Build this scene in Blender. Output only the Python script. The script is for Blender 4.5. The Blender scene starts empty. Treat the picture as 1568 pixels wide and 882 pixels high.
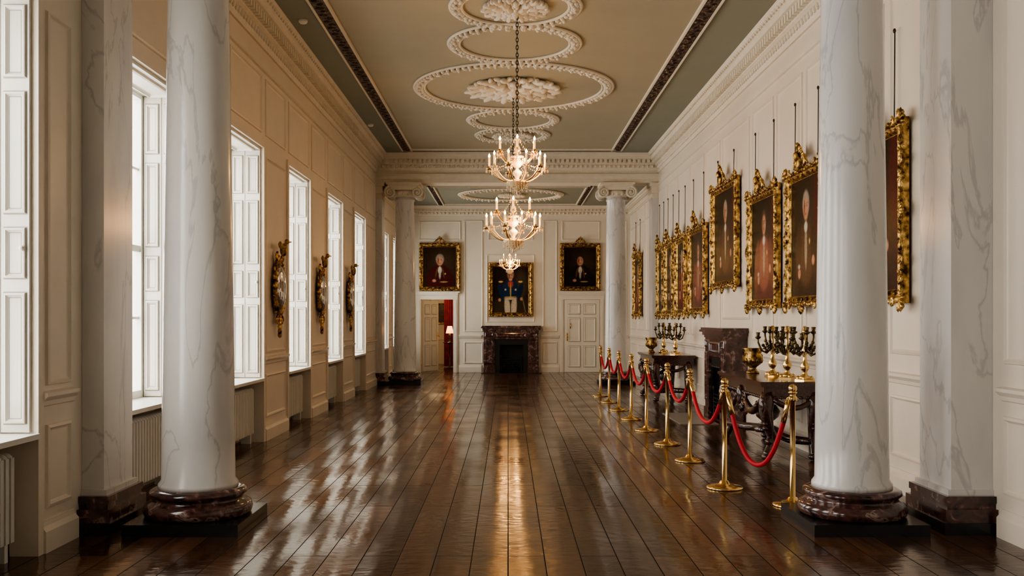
import bpy, bmesh, math, random
import numpy as np
from mathutils import Vector, Matrix
random.seed(7); rng=np.random.RandomState(5)
pi=math.pi
XL,XR=-3.08,3.5; YB=27.1; YS=22.3; YN=7.1; ZC=5.36; ZF=4.75; Y0=-3.0; CX=0.09
# ------------------------------------------------------------------ materials
def nmat(name):
    m=bpy.data.materials.new(name); m.use_nodes=True
    nt=m.node_tree; b=nt.nodes['Principled BSDF']; return m,nt,b
def N(nt,t,**k):
    n=nt.nodes.new(t)
    for a,v in k.items():
        if a in n.inputs: n.inputs[a].default_value=v
        else: setattr(n,a,v)
    return n
def ramp(nt,stops):
    r=nt.nodes.new('ShaderNodeValToRGB'); e=r.color_ramp.elements
    e[0].position,e[0].color=stops[0][0],(*stops[0][1],1)
    e[1].position,e[1].color=stops[-1][0],(*stops[-1][1],1)
    for p,c in stops[1:-1]:
        x=e.new(p); x.color=(*c,1)
    return r
def noisy(name,stops,scale=5,rough=.5,metal=0,bump=0,bscale=40,detail=4,stretch=(1,1,1),dist=0,coat=0,bdist=.01):
    m,nt,b=nmat(name); tc=N(nt,'ShaderNodeTexCoord'); mp=N(nt,'ShaderNodeMapping'); mp.inputs['Scale'].default_value=stretch
    nt.links.new(tc.outputs['Object'],mp.inputs['Vector'])
    n=N(nt,'ShaderNodeTexNoise',Scale=scale,Detail=detail,Distortion=dist); nt.links.new(mp.outputs[0],n.inputs['Vector'])
    r=ramp(nt,stops); nt.links.new(n.outputs['Fac'],r.inputs[0]); nt.links.new(r.outputs[0],b.inputs['Base Color'])
    b.inputs['Roughness'].default_value=rough; b.inputs['Metallic'].default_value=metal
    b.inputs['Coat Weight'].default_value=coat; b.inputs['Coat Roughness'].default_value=.1
    if bump:
        n2=N(nt,'ShaderNodeTexNoise',Scale=bscale,Detail=3.0); nt.links.new(mp.outputs[0],n2.inputs['Vector'])
        bp=N(nt,'ShaderNodeBump',Strength=bump,Distance=bdist); nt.links.new(n2.outputs['Fac'],bp.inputs['Height']); nt.links.new(bp.outputs[0],b.inputs['Normal'])
    return m
def two(c,d=.06): return [(.3,tuple(x*(1-d) for x in c)),(.7,c)]
WALL=noisy('cream_paint',two((.81,.715,.595),.05),3,.36,bump=.05,bscale=60)
WALLB=noisy('ivory_paint',two((.80,.75,.64),.05),3,.4,bump=.05,bscale=60)
WHITE=noisy('white_gloss_paint',two((.76,.74,.68),.04),4,.3)
SHUT=noisy('shutter_paint',two((.60,.575,.51),.05),4,.4)
GROOVE_SHADE=noisy('painted_groove_shade',two((.26,.23,.18),.1),4,.6)  # groove shade painted as flat dark strips on shutter and door panels
PLAST=noisy('plaster_white',two((.78,.71,.58),.08),8,.6,bump=.3,bscale=50)
CEILC=noisy('ceiling_tan_paint',two((.385,.35,.25),.06),2,.6)
CEILG=noisy('ceiling_olive_paint',two((.25,.262,.205),.06),2,.6)
STRIP=noisy('carved_brown_gold',[(.40,(.014,.005,.004)),(.55,(.06,.026,.014)),(.66,(.26,.17,.08))],22,.5,bump=.8,bscale=30)
GOLD=noisy('gilt',[(.36,(.05,.025,.008)),(.5,(.38,.23,.065)),(.68,(.85,.58,.23))],16,.36,metal=.9,bump=.6,bscale=70,bdist=.01)
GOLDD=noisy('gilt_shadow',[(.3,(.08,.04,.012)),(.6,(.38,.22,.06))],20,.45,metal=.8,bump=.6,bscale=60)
BRASS=noisy('polished_brass',two((.80,.56,.24),.05),4,.16,metal=1)
BRONZE=noisy('dark_bronze',[(.35,(.025,.020,.012)),(.65,(.20,.15,.06))],25,.3,metal=.8,bump=.3)
DWOOD=noisy('dark_mahogany',[(.3,(.018,.007,.004)),(.7,(.075,.026,.014))],6,.22,stretch=(1,6,6),coat=.5)
BLACK=noisy('black_slate',two((.012,.012,.014),.3),6,.22)
SOOT=noisy('soot_black',two((.008,.007,.006),.3),9,.8)
IRON=noisy('cast_iron',two((.02,.02,.02),.3),9,.4,metal=.6)
REDV=noisy('red_velvet_rope',two((.60,.006,.025),.3),60,.6,bump=.3,bscale=200)
REDC=noisy('red_drape',two((.30,.02,.02),.5),6,.7)
DMARB=noisy('rouge_marble',[(.30,(.014,.007,.007)),(.45,(.060,.024,.020)),(.58,(.11,.045,.036)),(.65,(.30,.21,.18)),(.72,(.08,.03,.025))],7,.16,detail=8,dist=1.6,coat=.4)
HEARTH=noisy('grey_stone',two((.28,.25,.22),.2),6,.35)
def emis(name,c,s,base=None):
    m,nt,b=nmat(name); b.inputs['Base Color'].default_value=(*(base or c),1); b.inputs['Emission Color'].default_value=(*c,1); b.inputs['Emission Strength'].default_value=s; return m
CANDLE=emis('candle_tube_warm',(1,.52,.14),.9,(.9,.65,.35))
FLAME=emis('candle_bulb_glow',(1,.50,.10),38)
GLOBE=emis('amber_glass',(1,.33,.05),1.4,(.7,.3,.08))
CHAIN=noisy('chain_metal',two((.07,.05,.03),.2),5,.4,metal=.8)
DETEC=noisy('plastic_white',two((.8,.78,.7),.02),5,.4)
MIRR=noisy('mirror_glass',two((.62,.58,.50),.05),5,.05,metal=1)
def marble():
    m,nt,b=nmat('white_veined_marble'); tc=N(nt,'ShaderNodeTexCoord'); oi=N(nt,'ShaderNodeObjectInfo')
    mp=N(nt,'ShaderNodeMapping'); mp.inputs['Rotation'].default_value=(.5,.75,.2); mp.inputs['Scale'].default_value=(1.5,1.5,.45)
    ad=N(nt,'ShaderNodeVectorMath',operation='ADD'); sc=N(nt,'ShaderNodeVectorMath',operation='SCALE'); sc.inputs['Scale'].default_value=.37
    nt.links.new(oi.outputs['Location'],sc.inputs[0]); nt.links.new(tc.outputs['Object'],ad.inputs[0]); nt.links.new(sc.outputs[0],ad.inputs[1])
    nt.links.new(ad.outputs[0],mp.inputs['Vector'])
    n=N(nt,'ShaderNodeTexNoise',Scale=1.6,Detail=7.0,Distortion=.6); nt.links.new(mp.outputs[0],n.inputs['Vector'])
    r=ramp(nt,[(.0,(1,1,1)),(.486,(1,1,1)),(.498,(.70,.71,.74)),(.503,(.76,.77,.79)),(.514,(1,1,1)),(1,(1,1,1))]); nt.links.new(n.outputs['Fac'],r.inputs[0])
    n2=N(nt,'ShaderNodeTexNoise',Scale=1.8,Detail=5.0); nt.links.new(mp.outputs[0],n2.inputs['Vector'])
    r2=ramp(nt,[(.3,(.62,.61,.61)),(.52,(.73,.71,.68)),(.75,(.79,.76,.72))]); nt.links.new(n2.outputs['Fac'],r2.inputs[0])
    mx=N(nt,'ShaderNodeMix',data_type='RGBA',blend_type='MULTIPLY'); mx.inputs[0].default_value=.8
    nt.links.new(r2.outputs[0],mx.inputs[6]); nt.links.new(r.outputs[0],mx.inputs[7]); nt.links.new(mx.outputs[2],b.inputs['Base Color'])
    b.inputs['Roughness'].default_value=.22; return m
MARB=marble()
def floor_mat():
    m,nt,b=nmat('polished_floorboards'); tc=N(nt,'ShaderNodeTexCoord'); mp=N(nt,'ShaderNodeMapping'); mp.inputs['Rotation'].default_value=(0,0,pi/2)
    nt.links.new(tc.outputs['Object'],mp.inputs['Vector'])
    br=N(nt,'ShaderNodeTexBrick',Scale=1.0); br.inputs['Brick Width'].default_value=2.6; br.inputs['Row Height'].default_value=.235
    br.inputs['Mortar Size'].default_value=.004; br.inputs['Mortar Smooth'].default_value=.3; br.offset=.37
    br.inputs['Color1'].default_value=(.030,.012,.005,1); br.inputs['Color2'].default_value=(.110,.050,.023,1); br.inputs['Mortar'].default_value=(.004,.002,.0015,1)
    nt.links.new(mp.outputs[0],br.inputs['Vector'])
    mg=N(nt,'ShaderNodeMapping'); mg.inputs['Scale'].default_value=(14,.9,1); nt.links.new(tc.outputs['Object'],mg.inputs['Vector'])
    gn=N(nt,'ShaderNodeTexNoise',Scale=2.0,Detail=6.0,Distortion=.6); nt.links.new(mg.outputs[0],gn.inputs['Vector'])
    gr=ramp(nt,[(.3,(.45,.42,.4)),(.7,(1.35,1.3,1.2))]); nt.links.new(gn.outputs['Fac'],gr.inputs[0])
    mx=N(nt,'ShaderNodeMix',data_type='RGBA',blend_type='MULTIPLY'); mx.inputs[0].default_value=1
    nt.links.new(br.outputs['Color'],mx.inputs[6]); nt.links.new(gr.outputs[0],mx.inputs[7]); nt.links.new(mx.outputs[2],b.inputs['Base Color'])
    rn=N(nt,'ShaderNodeTexNoise',Scale=1.6,Detail=7.0); nt.links.new(tc.outputs['Object'],rn.inputs['Vector'])
    mr=N(nt,'ShaderNodeMapRange'); mr.inputs['From Min'].default_value=.3; mr.inputs['From Max'].default_value=.7; mr.inputs['To Min'].default_value=.09; mr.inputs['To Max'].default_value=.24; nt.links.new(rn.outputs['Fac'],mr.inputs['Value'])
    ma=N(nt,'ShaderNodeMath',operation='ADD'); mm=N(nt,'ShaderNodeMath',operation='MULTIPLY'); mm.inputs[1].default_value=.5
    nt.links.new(br.outputs['Fac'],mm.inputs[0]); nt.links.new(mr.outputs[0],ma.inputs[0]); nt.links.new(mm.outputs[0],ma.inputs[1]); nt.links.new(ma.outputs[0],b.inputs['Roughness'])
    sp=N(nt,'ShaderNodeMath',operation='MULTIPLY_ADD'); sp.inputs[1].default_value=-.40; sp.inputs[2].default_value=.48
    nt.links.new(br.outputs['Fac'],sp.inputs[0]); nt.links.new(sp.outputs[0],b.inputs['Specular IOR Level'])
    sx=N(nt,'ShaderNodeSeparateXYZ'); nt.links.new(tc.outputs['Object'],sx.inputs[0])
    m1=N(nt,'ShaderNodeMath',operation='MULTIPLY'); m1.inputs[1].default_value=2*pi/.235; nt.links.new(sx.outputs[0],m1.inputs[0])
    m2=N(nt,'ShaderNodeMath',operation='COSINE'); nt.links.new(m1.outputs[0],m2.inputs[0])
    b0=N(nt,'ShaderNodeBump',Strength=1.0,Distance=.0010,invert=True); nt.links.new(m2.outputs[0],b0.inputs['Height'])
    mw=N(nt,'ShaderNodeMapping'); mw.inputs['Scale'].default_value=(3.0,4.6,1); nt.links.new(tc.outputs['Object'],mw.inputs['Vector'])
    wn=N(nt,'ShaderNodeTexNoise',Scale=2.8,Detail=3.0); nt.links.new(mw.outputs[0],wn.inputs['Vector'])
    b1=N(nt,'ShaderNodeBump',Strength=.6,Distance=.0045); nt.links.new(wn.outputs['Fac'],b1.inputs['Height']); nt.links.new(b0.outputs[0],b1.inputs['Normal'])
    b2=N(nt,'ShaderNodeBump',Strength=.6,Distance=.003,invert=True); nt.links.new(br.outputs['Fac'],b2.inputs['Height']); nt.links.new(b1.outputs[0],b2.inputs['Normal'])
    nt.links.new(b2.outputs[0],b.inputs['Normal']); b.inputs['IOR'].default_value=1.5
    return m
FLOOR=floor_mat()
def crystal():
    m,nt,b=nmat('cut_crystal'); b.inputs['Base Color'].default_value=(.92,.74,.46,1); b.inputs['Roughness'].default_value=.08
    b.inputs['Transmission Weight'].default_value=.35; b.inputs['IOR'].default_value=1.5; b.inputs['Specular IOR Level'].default_value=.9; return m
CRYS=crystal()
def canvas_mat():
    m,nt,b=nmat('oil_painting'); a=N(nt,'ShaderNodeVertexColor'); a.layer_name='paint'
    tc=N(nt,'ShaderNodeTexCoord'); n=N(nt,'ShaderNodeTexNoise',Scale=30.0,Detail=4.0); nt.links.new(tc.outputs['Object'],n.inputs['Vector'])
    r=ramp(nt,[(.3,(.8,.8,.8)),(.7,(1.15,1.15,1.15))]); nt.links.new(n.outputs['Fac'],r.inputs[0])
    mx=N(nt,'ShaderNodeMix',data_type='RGBA',blend_type='MULTIPLY'); mx.inputs[0].default_value=1
    nt.links.new(a.outputs['Color'],mx.inputs[6]); nt.links.new(r.outputs[0],mx.inputs[7]); nt.links.new(mx.outputs[2],b.inputs['Base Color'])
    b.inputs['Roughness'].default_value=.3; b.inputs['Specular IOR Level'].default_value=.03; return m
CANV=canvas_mat()
# ------------------------------------------------------------------ mesh builder
class MB:
    def __init__(s): s.v=[];s.f=[];s.m=[];s.s=[];s.mats=[];s.M=None
    def mi(s,mat):
        if mat not in s.mats: s.mats.append(mat)
        return s.mats.index(mat)
    def add(s,vs,fs,mat,smooth=False):
        o=len(s.v)
        if s.M is not None: vs=[tuple(s.M@Vector(p)) for p in vs]
        s.v.extend(vs); k=s.mi(mat)
        for f in fs: s.f.append([i+o for i in f]); s.m.append(k); s.s.append(smooth)
    def box(s,x0,x1,y0,y1,z0,z1,mat):
        s.add([(x0,y0,z0),(x1,y0,z0),(x1,y1,z0),(x0,y1,z0),(x0,y0,z1),(x1,y0,z1),(x1,y1,z1),(x0,y1,z1)],
              [(0,3,2,1),(4,5,6,7),(0,1,5,4),(1,2,6,5),(2,3,7,6),(3,0,4,7)],mat)
    def lathe(s,prof,c,mat,seg=24,smooth=True,ex=1,ey=1):
        vs=[];fs=[];n=len(prof)
        for r,z in prof:
            for k in range(seg):
                a=2*pi*k/seg; vs.append((c[0]+r*ex*math.cos(a),c[1]+r*ey*math.sin(a),c[2]+z))
        for i in range(n-1):
            for k in range(seg):
                k2=(k+1)%seg; fs.append((i*seg+k,i*seg+k2,(i+1)*seg+k2,(i+1)*seg+k))
        fs.append(tuple(range(seg))[::-1]); fs.append(tuple((n-1)*seg+k for k in range(seg)))
        s.add(vs,fs,mat,smooth)
    def ell(s,c,r,mat,seg=8,rings=5,R=None):
        vs=[];fs=[]
        c=Vector(c)
        for i in range(rings+1):
            t=pi*i/rings
            for k in range(seg):
                a=2*pi*k/seg; p=Vector((r[0]*math.sin(t)*math.cos(a),r[1]*math.sin(t)*math.sin(a),r[2]*math.cos(t)))
                if R is not None: p=R@p
                vs.append(tuple(c+p))
        for i in range(rings):
            for k in range(seg):
                k2=(k+1)%seg; fs.append((i*seg+k,(i+1)*seg+k,(i+1)*seg+k2,i*seg+k2))
        s.add(vs,fs,mat,True)
    def tube(s,pts,rad,mat,seg=8,closed=False,smooth=True):
        P=[Vector(p) for p in pts]; n=len(P); rr=rad if isinstance(rad,(list,tuple)) else [rad]*n
        vs=[];fs=[]; up=None
        for i in range(n):
            if closed: d=P[(i+1)%n]-P[i-1]
            else: d=P[min(i+1,n-1)]-P[max(i-1,0)]
            if d.length<1e-9: d=Vector((0,0,1))
            d.normalize()
            if up is None: up=Vector((0,0,1)) if abs(d.z)<.9 else Vector((1,0,0))
            a=d.cross(up)
            if a.length<1e-6: a=d.cross(Vector((0,1,0)))
            a.normalize(); b=a.cross(d).normalized(); up=b
            for k in range(seg):
                t=2*pi*k/seg; vs.append(tuple(P[i]+(a*math.cos(t)+b*math.sin(t))*rr[i]))
        for i in range(n if closed else n-1):
            j=(i+1)%n
            for k in range(seg):
                k2=(k+1)%seg; fs.append((i*seg+k,i*seg+k2,j*seg+k2,j*seg+k))
        if not closed: fs.append(tuple(range(seg))[::-1]); fs.append(tuple((n-1)*seg+k for k in range(seg)))
        s.add(vs,fs,mat,smooth)
    def prism(s,poly,ax,a0,a1,mat,smooth=False):
        n=len(poly)
        def mk(t,a,b): return {'y':(a,t,b),'x':(t,a,b),'z':(a,b,t)}[ax]
        vs=[mk(a0,a,b) for a,b in poly]+[mk(a1,a,b) for a,b in poly]
        fs=[(i,(i+1)%n,n+(i+1)%n,n+i) for i in range(n)]+[tuple(range(n))[::-1],tuple(range(n,2*n))]
        s.add(vs,fs,mat,smooth)
    def sweep(s,O,U,V,Nn,w,h,prof,mat):
        O,U,V,Nn=map(Vector,(O,U,V,Nn)); vs=[];fs=[];n=len(prof)
        for sx,sz in ((-1,-1),(1,-1),(1,1),(-1,1)):
            for a,b in prof: vs.append(tuple(O+U*(sx*(w/2-a))+V*(sz*(h/2-a))+Nn*b))
        for c in range(4):
            d=(c+1)%4
            for i in range(n-1): fs.append((c*n+i,d*n+i,d*n+i+1,c*n+i+1))
        s.add(vs,fs,mat)
    def build(s,name,loc=(0,0,0),rot=0,scale=1,parent=None):
        me=bpy.data.meshes.new(name); me.from_pydata(s.v,[],s.f)
        for m in s.mats: me.materials.append(m)
        me.polygons.foreach_set('material_index',s.m); me.polygons.foreach_set('use_smooth',s.s)
        bm=bmesh.new(); bm.from_mesh(me); bmesh.ops.recalc_face_normals(bm,faces=bm.faces); bm.to_mesh(me); bm.free(); me.update()
        o=bpy.data.objects.new(name,me); bpy.context.collection.objects.link(o)
        o.location=loc; o.rotation_euler=(0,0,rot); o.scale=(scale,)*3
        if parent: o.parent=parent
        return o
def clone(o,loc,rot=0,scale=1):
    c=bpy.data.objects.new(o.name.split('.')[0],o.data); bpy.context.collection.objects.link(c)
    c.location=loc; c.rotation_euler=(0,0,rot); c.scale=(scale,)*3; return c
MOULD=[(0,0),(.006,.018),(.024,.024),(.036,.007),(.046,0)]
X,Y,Z=(1,0,0),(0,1,0),(0,0,1); nX,nY=(-1,0,0),(0,-1,0)
tn=[0]
def trim(mb):
    tn[0]+=1; return mb.build('trim_%d'%tn[0])
# ------------------------------------------------------------------ shell
b=MB(); b.box(-5,5,Y0-.3,33,-.2,0,FLOOR); b.build('floor')
WIN=[(c,.72) for c in (-.27,2.58,5.43,8.28,11.12,13.92,16.78,19.57)]+[(23.55,.62),(25.75,.62)]
SILL,HEAD=.80,3.68; XO=-3.62
b=MB(); y=Y0
for c,h in WIN:
    b.box(XO,XL,y,c-h,0,ZC+.1,WALL); b.box(XO,XL,c-h,c+h,HEAD,ZC+.1,WALL); b.box(XO,-3.36,c-h,c+h,0,SILL-.03,WALL); y=c+h
b.box(XO,XL,y,YB+.2,0,ZC+.1,WALL)
ys=[Y0]+[v for c,h in WIN for v in (c-h,c+h)]+[YB]
for i in range(0,len(ys),2):
    a,e=ys[i],ys[i+1]
    if i==16: segs=[(a,22.0),(22.6,e)]
    elif a<YN<e: segs=[(a,6.8),(7.4,e)]
    else: segs=[(a,e)]
    for a2,e2 in segs:
        w=e2-a2-.30
        if w<.15: continue
        m=(a2+e2)/2; b.sweep((XL,m,2.35),Y,Z,X,w,2.5,MOULD,WALL); b.sweep((XL,m,.56),Y,Z,X,w,.56,MOULD,WALL)
        if m<YS: b.sweep((XL,m,4.22),Y,Z,X,w,.72,MOULD,WALL)
for c,h in WIN:
    if c<YS: b.sweep((XL,c,4.22),Y,Z,X,2*h-.1,.72,MOULD,WALL)
    b.box(XL,XL+.03,c-h-.07,c-h,0,HEAD+.07,WALL); b.box(XL,XL+.03,c+h,c+h+.07,0,HEAD+.07,WALL); b.box(XL,XL+.03,c-h,c+h,HEAD,HEAD+.07,WALL)
b.build('wall_left')
b=MB(); b.box(XR,XR+.25,Y0,YB+.2,0,ZC+.1,WALL)
def rseg(a,e,n):
    w=(e-a)/n
    for i in range(n):
        m=a+w*(i+.5); b.sweep((XR,m,.58),Y,Z,nX,w-.16,.56,MOULD,WALL); b.sweep((XR,m,2.85),Y,Z,nX,w-.16,3.25,MOULD,WALL)
rseg(-2.9,6.75,6); rseg(7.5,13.6,5); rseg(15.5,21.95,5); rseg(22.65,27.0,3)
b.sweep((XR,14.55,3.0),Y,Z,nX,1.7,2.95,MOULD,WALL)
b.build('wall_right')
b=MB(); dx0,dx1,dz=-2.50,-1.57,2.08
b.box(XL+.01,dx0,YB,YB+.2,0,ZC,WALLB); b.box(dx0,dx1,YB,YB+.2,dz,ZC,WALLB); b.box(dx1,XR-.01,YB,YB+.2,0,ZC,WALLB)
for x,w in ((-.99,.55),(1.2,.42),(3.15,.5)):
    b.sweep((x,YB,2.75),X,Z,nY,w,3.2,MOULD,WALLB); b.sweep((x,YB,.56),X,Z,nY,w,.62,MOULD,WALLB)
for x,w in ((-1.95,1.2),(.07,1.3),(2.08,1.1)):
    b.sweep((x,YB,4.05),X,Z,nY,w,.55,MOULD,WALLB)
b.sweep((.07,YB,2.4),X,Z,nY,1.38,1.95,MOULD,WALLB)
b.build('wall_back')
b=MB(); b.box(-3.7,3.8,Y0-.25,Y0,0,ZC,WALL)
for x in (-2,0.1,2.3): b.sweep((x,Y0,2.85),X,Z,Y,1.7,3.3,MOULD,WALL)
b.build('wall_front')
b=MB()
b.box(-3.7,XR+.3,Y0-.2,22.3,ZC,ZC+.2,CEILG)
b.box(-2.2,2.4,8.2,21.45,ZC-.006,ZC,CEILC)
b.box(-3.7,XR+.3,22.3,YB+.2,ZF,ZF+.2,CEILG); b.box(-1.85,1.95,22.9,26.6,ZF-.006,ZF,CEILG)
b.build('ceiling')
def strip(x0,x1,y0,y1,z,w=.18):
    for (a0,a1,c0,c1) in ((x0-w/2,x0+w/2,y0,y1),(x1-w/2,x1+w/2,y0,y1)):
        m=MB(); m.box(a0,a1,c0,c1,z-.035,z-.006,STRIP); m.box(a0-.03,a0,c0,c1,z-.045,z-.0,PLAST); m.box(a1,a1+.03,c0,c1,z-.045,z-.0,PLAST)
        k=int((c1-c0)/.13)
        for i in range(k):
            m.ell(((a0+a1)/2+(.02 if i%2 else -.02),c0+(i+.5)*.13,z-.036),(w*.33,.05,.02),STRIP,6,4,Matrix.Rotation(.6 if i%2 else -.6,3,'Z'))
        trim(m)
    m=MB()
    for c in (y0,y1):
        m.box(x0,x1,c-w/2,c+w/2,z-.035,z-.006,STRIP); m.box(x0,x1,c-w/2-.03,c-w/2,z-.045,z,PLAST); m.box(x0,x1,c+w/2,c+w/2+.03,z-.045,z,PLAST)
    trim(m)
strip(-2.28,2.45,8.1,21.4,ZC); strip(-1.88,1.98,22.85,26.55,ZF,.12)
CP=[(0,-.44),(.03,-.44),(.05,-.38),(.05,-.30),(.10,-.27),(.11,-.17),(.20,-.15),(.21,-.09),(.26,-.05),(.28,0),(0,0)]
def cornice(side,y0,y1,zc,dent=True,k=1.0):
    x=XL if side<0 else XR; d=-side
    m=MB()
    m.prism([(x+d*a*k,zc+z*k) for a,z in CP],'y',y0,y1,PLAST)
    m.prism([(x,zc-.72),(x+d*.03,zc-.71),(x+d*.03,zc-.68),(x,zc-.66)],'y',y0,y1,PLAST)
    if dent:
        n=int((y1-y0)/.11)
        for i in range(n):
            yy=y0+(i+.5)*.11; a,e=sorted((x+d*.10*k,x+d*.17*k)); m.box(a,e,yy-.033,yy+.033,zc-.255*k,zc-.16*k,PLAST)
            m.ell((x+d*.06*k,yy,zc-.34*k),(.03,.035,.045),PLAST,6,4)
            m.ell((x+d*.25*k,yy,zc-.06*k),(.02,.03,.03),PLAST,5,3)
    trim(m)
for sd in (-1,1):
    cornice(sd,Y0,6.7,ZC,False); cornice(sd,7.5,21.9,ZC); cornice(sd,22.7,YB,ZF,True,.6)
def cornx(yface,d,x0,x1,zc,k=1.0,dent=True,mat=PLAST):
    m=MB()
    m.prism([(yface+d*a*k,zc+z*k) for a,z in CP],'x',x0,x1,mat)
    n=int((x1-x0)/.11)
    for i in range(n if dent else 0):
        xx=x0+(i+.5)*.11; a,e=sorted((yface+d*.10*k,yface+d*.17*k)); m.box(xx-.033,xx+.033,a,e,zc-.255*k,zc-.16*k,mat)
        m.ell((xx,yface+d*.06*k,zc-.34*k),(.035,.03,.04),mat,6,4)
    trim(m)
cornx(YB,-1,XL,XR,ZF,.6)
for yc in (YN,YS):
    m=MB(); m.box(XL,XR,yc-.27,yc+.27,4.70,ZC,PLAST)
    for s in (-1,1):
        a,e=sorted((yc+s*.27,yc+s*.29)); m.box(XL,XR,a,e,4.78,4.86,PLAST); a,e=sorted((yc+s*.27,yc+s*.32)); m.box(XL,XR,a,e,4.86,4.90,PLAST)
    trim(m)
cornx(YS-.27,-1,XL,XR,ZC,.85)
cornx(YN+.27,1,XL,XR,ZC,.85)
def rail(x,d,y0,y1,m): m.prism([(x,.96),(x+d*.02,.97),(x+d*.025,1.0),(x+d*.055,1.03),(x+d*.055,1.055),(x,1.065)],'y',y0,y1,WALL)
def bb(x,d,y0,y1,m): m.prism([(x,0),(x+d*.045,0),(x+d*.045,.14),(x+d*.02,.17),(x+d*.015,.2),(x,.2)],'y',y0,y1,WALL)
mr=MB(); mbl=MB()
for i in range(0,len(ys),2):
    a,e=ys[i],ys[i+1]
    a=a+.071 if i else a; e=e-.071 if i<len(ys)-2 else e
    if a<YS<e: S=[(a,21.95),(22.65,e)]
    elif a<YN<e: S=[(a,6.7),(7.5,e)]
    else: S=[(a,e)]
    for a2,e2 in S:
        if e2>a2: rail(XL,1,a2,e2,mr); bb(XL,1,a2,e2,mbl)
trim(mr); mbl.build('baseboard_left')
mr=MB(); mbl=MB()
for a,e in ((Y0,6.7),(7.5,13.74),(15.36,21.95),(22.65,YB)): rail(XR,-1,a,e,mr); bb(XR,-1,a,e,mbl)
trim(mr); mbl.build('baseboard_right')
mr=MB(); mbl=MB()
for a,e in ((XL+.05,-2.66),(-1.41,-.76),(.94,1.46),(2.74,XR-.06)):
    mr.prism([(YB,.96),(YB-.02,.97),(YB-.05,1.03),(YB-.05,1.055),(YB,1.065)],'x',a,e,WALLB)
    mbl.prism([(YB,0),(YB-.035,0),(YB-.035,.14),(YB-.015,.2),(YB,.2)],'x',a,e,WALLB)
trim(mr); mbl.build('baseboard_back')
# ------------------------------------------------------------------ windows
def window(n,c,h):
    m=MB(); xg=-3.50
    m.sweep((xg,c,(SILL+HEAD)/2),Y,Z,X,2*h,HEAD-SILL,[(0,-.04),(0,.04),(.07,.04),(.07,-.04),(0,-.04)],WHITE)
    zm=2.2; m.box(xg-.03,xg+.03,c-h+.07,c+h-.07,zm-.03,zm+.03,WHITE)
    for i in (1,2):
        yy=c-h+.07+(2*h-.14)*i/3; m.box(xg-.015,xg+.015,yy-.012,yy+.012,SILL+.07,HEAD-.07,WHITE)
    for zz in (SILL+.75,2.95): m.box(xg-.014,xg+.014,c-h+.07,c+h-.07,zz-.012,zz+.012,WHITE)
    m.box(-3.46,XL+.045,c-h,c+h,SILL-.035,SILL,WHITE)
    m.box(-3.46,XL-.01,c-h,c+h,HEAD-.03,HEAD,SHUT); m.sweep((-3.27,c,HEAD-.03),Y,X,(0,0,-1),2*h-.12,.26,MOULD,SHUT)
    for s in (-1,1):
        yj=c+s*h; a,e=sorted((yj,yj-s*.03)); m.box(-3.45,XL-.015,a,e,SILL+.01,HEAD-.035,SHUT)
        yf=yj-s*.03
        m.box(-3.287,-3.280,min(yf,yf-s*.003),max(yf,yf-s*.003),SILL+.01,HEAD-.035,GROOVE_SHADE)
        for z0,z1 in ((.86,1.72),(1.80,2.14),(2.22,3.02),(3.10,3.58)):
            for xc,w in ((-3.37,.135),(-3.185,.155)):
                m.sweep((xc,yf-s*.001,(z0+z1)/2),X,Z,(0,-s,0),w,z1-z0,[(0,0),(.005,0)],GROOVE_SHADE)
                m.sweep((xc,yf,(z0+z1)/2),X,Z,(0,-s,0),w-.010,z1-z0-.010,[(0,0),(.005,.016),(.016,.018),(.028,.003),(.032,0)],SHUT)
                m.sweep((xc,yf-s*.001,(z0+z1)/2),X,Z,(0,-s,0),w-.074,z1-z0-.074,[(0,0),(.004,0)],GROOVE_SHADE)
        m.ell((XL-.05,yf-s*.025,2.0),(.018,.024,.018),WHITE,8,6)
    m.build('window_%d'%n)
for i,(c,h) in enumerate(WIN): window(i+1,c,h)
m=MB()
for i in range(20):
    yy=-.6+i*1.2/19; m.box(-.075,.075,yy-.02,yy+.02,.02,.56,WHITE); m.ell((0,yy,.565),(.075,.024,.03),WHITE,8,4)
m.box(-.05,.05,-.6,.6,.06,.10,WHITE); m.box(-.05,.05,-.6,.6,.48,.52,WHITE)
for s in (-.55,.55): m.box(-.06,.06,s-.02,s+.02,-.10,.05,WHITE)
m.tube([(0,.62,.08),(0,.68,.06),(0,.68,-.10)],.012,BRASS,6)
rad=None
for c,h in WIN:
    if rad is None: rad=m.build('radiator',(-3.23,c,.10))
    elif h>.7: clone(rad,(-3.23,c,.10))
    else: clone(rad,(-3.23,c,.08),0,.8)
# ------------------------------------------------------------------ columns
def spiral(c,r0,turns,s,n=26,r1=.12):
    out=[]
    for i in range(n):
        t=i/(n-1); a=t*turns*2*pi; r=r0*(1-(1-r1)*t)
        out.append((c[0]+s*r*math.sin(a),c[1],c[2]+r*math.cos(a)))
    return out
m=MB(); m.box(-.41,.41,-.41,.41,0,.085,BLACK)
m.lathe([(.36,.085),(.385,.10),(.395,.135),(.385,.17),(.36,.185),(.335,.20),(.325,.215),(.335,.23),(.355,.245),(.35,.27),(.325,.285),(.30,.29)],(0,0,0),DMARB,48)
prof=[(.29,.29),(.288,.32),(.266,.35)]
for i in range(1,15):
    t=i/14; prof.append((.265-.050*t**1.2,.35+t*3.93))
prof+=[(.232,4.30),(.232,4.33),(.220,4.34),(.220,4.40)]
m.lathe(prof,(0,0,0),MARB,56)
m.lathe([(.220,4.38),(.28,4.42),(.305,4.47),(.28,4.52),(.24,4.53)],(0,0,0),PLAST,32)
for k in range(16):
    a=2*pi*k/16; m.ell((.285*math.cos(a),.285*math.sin(a),4.45),(.035,.035,.05),PLAST,6,4)
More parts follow.
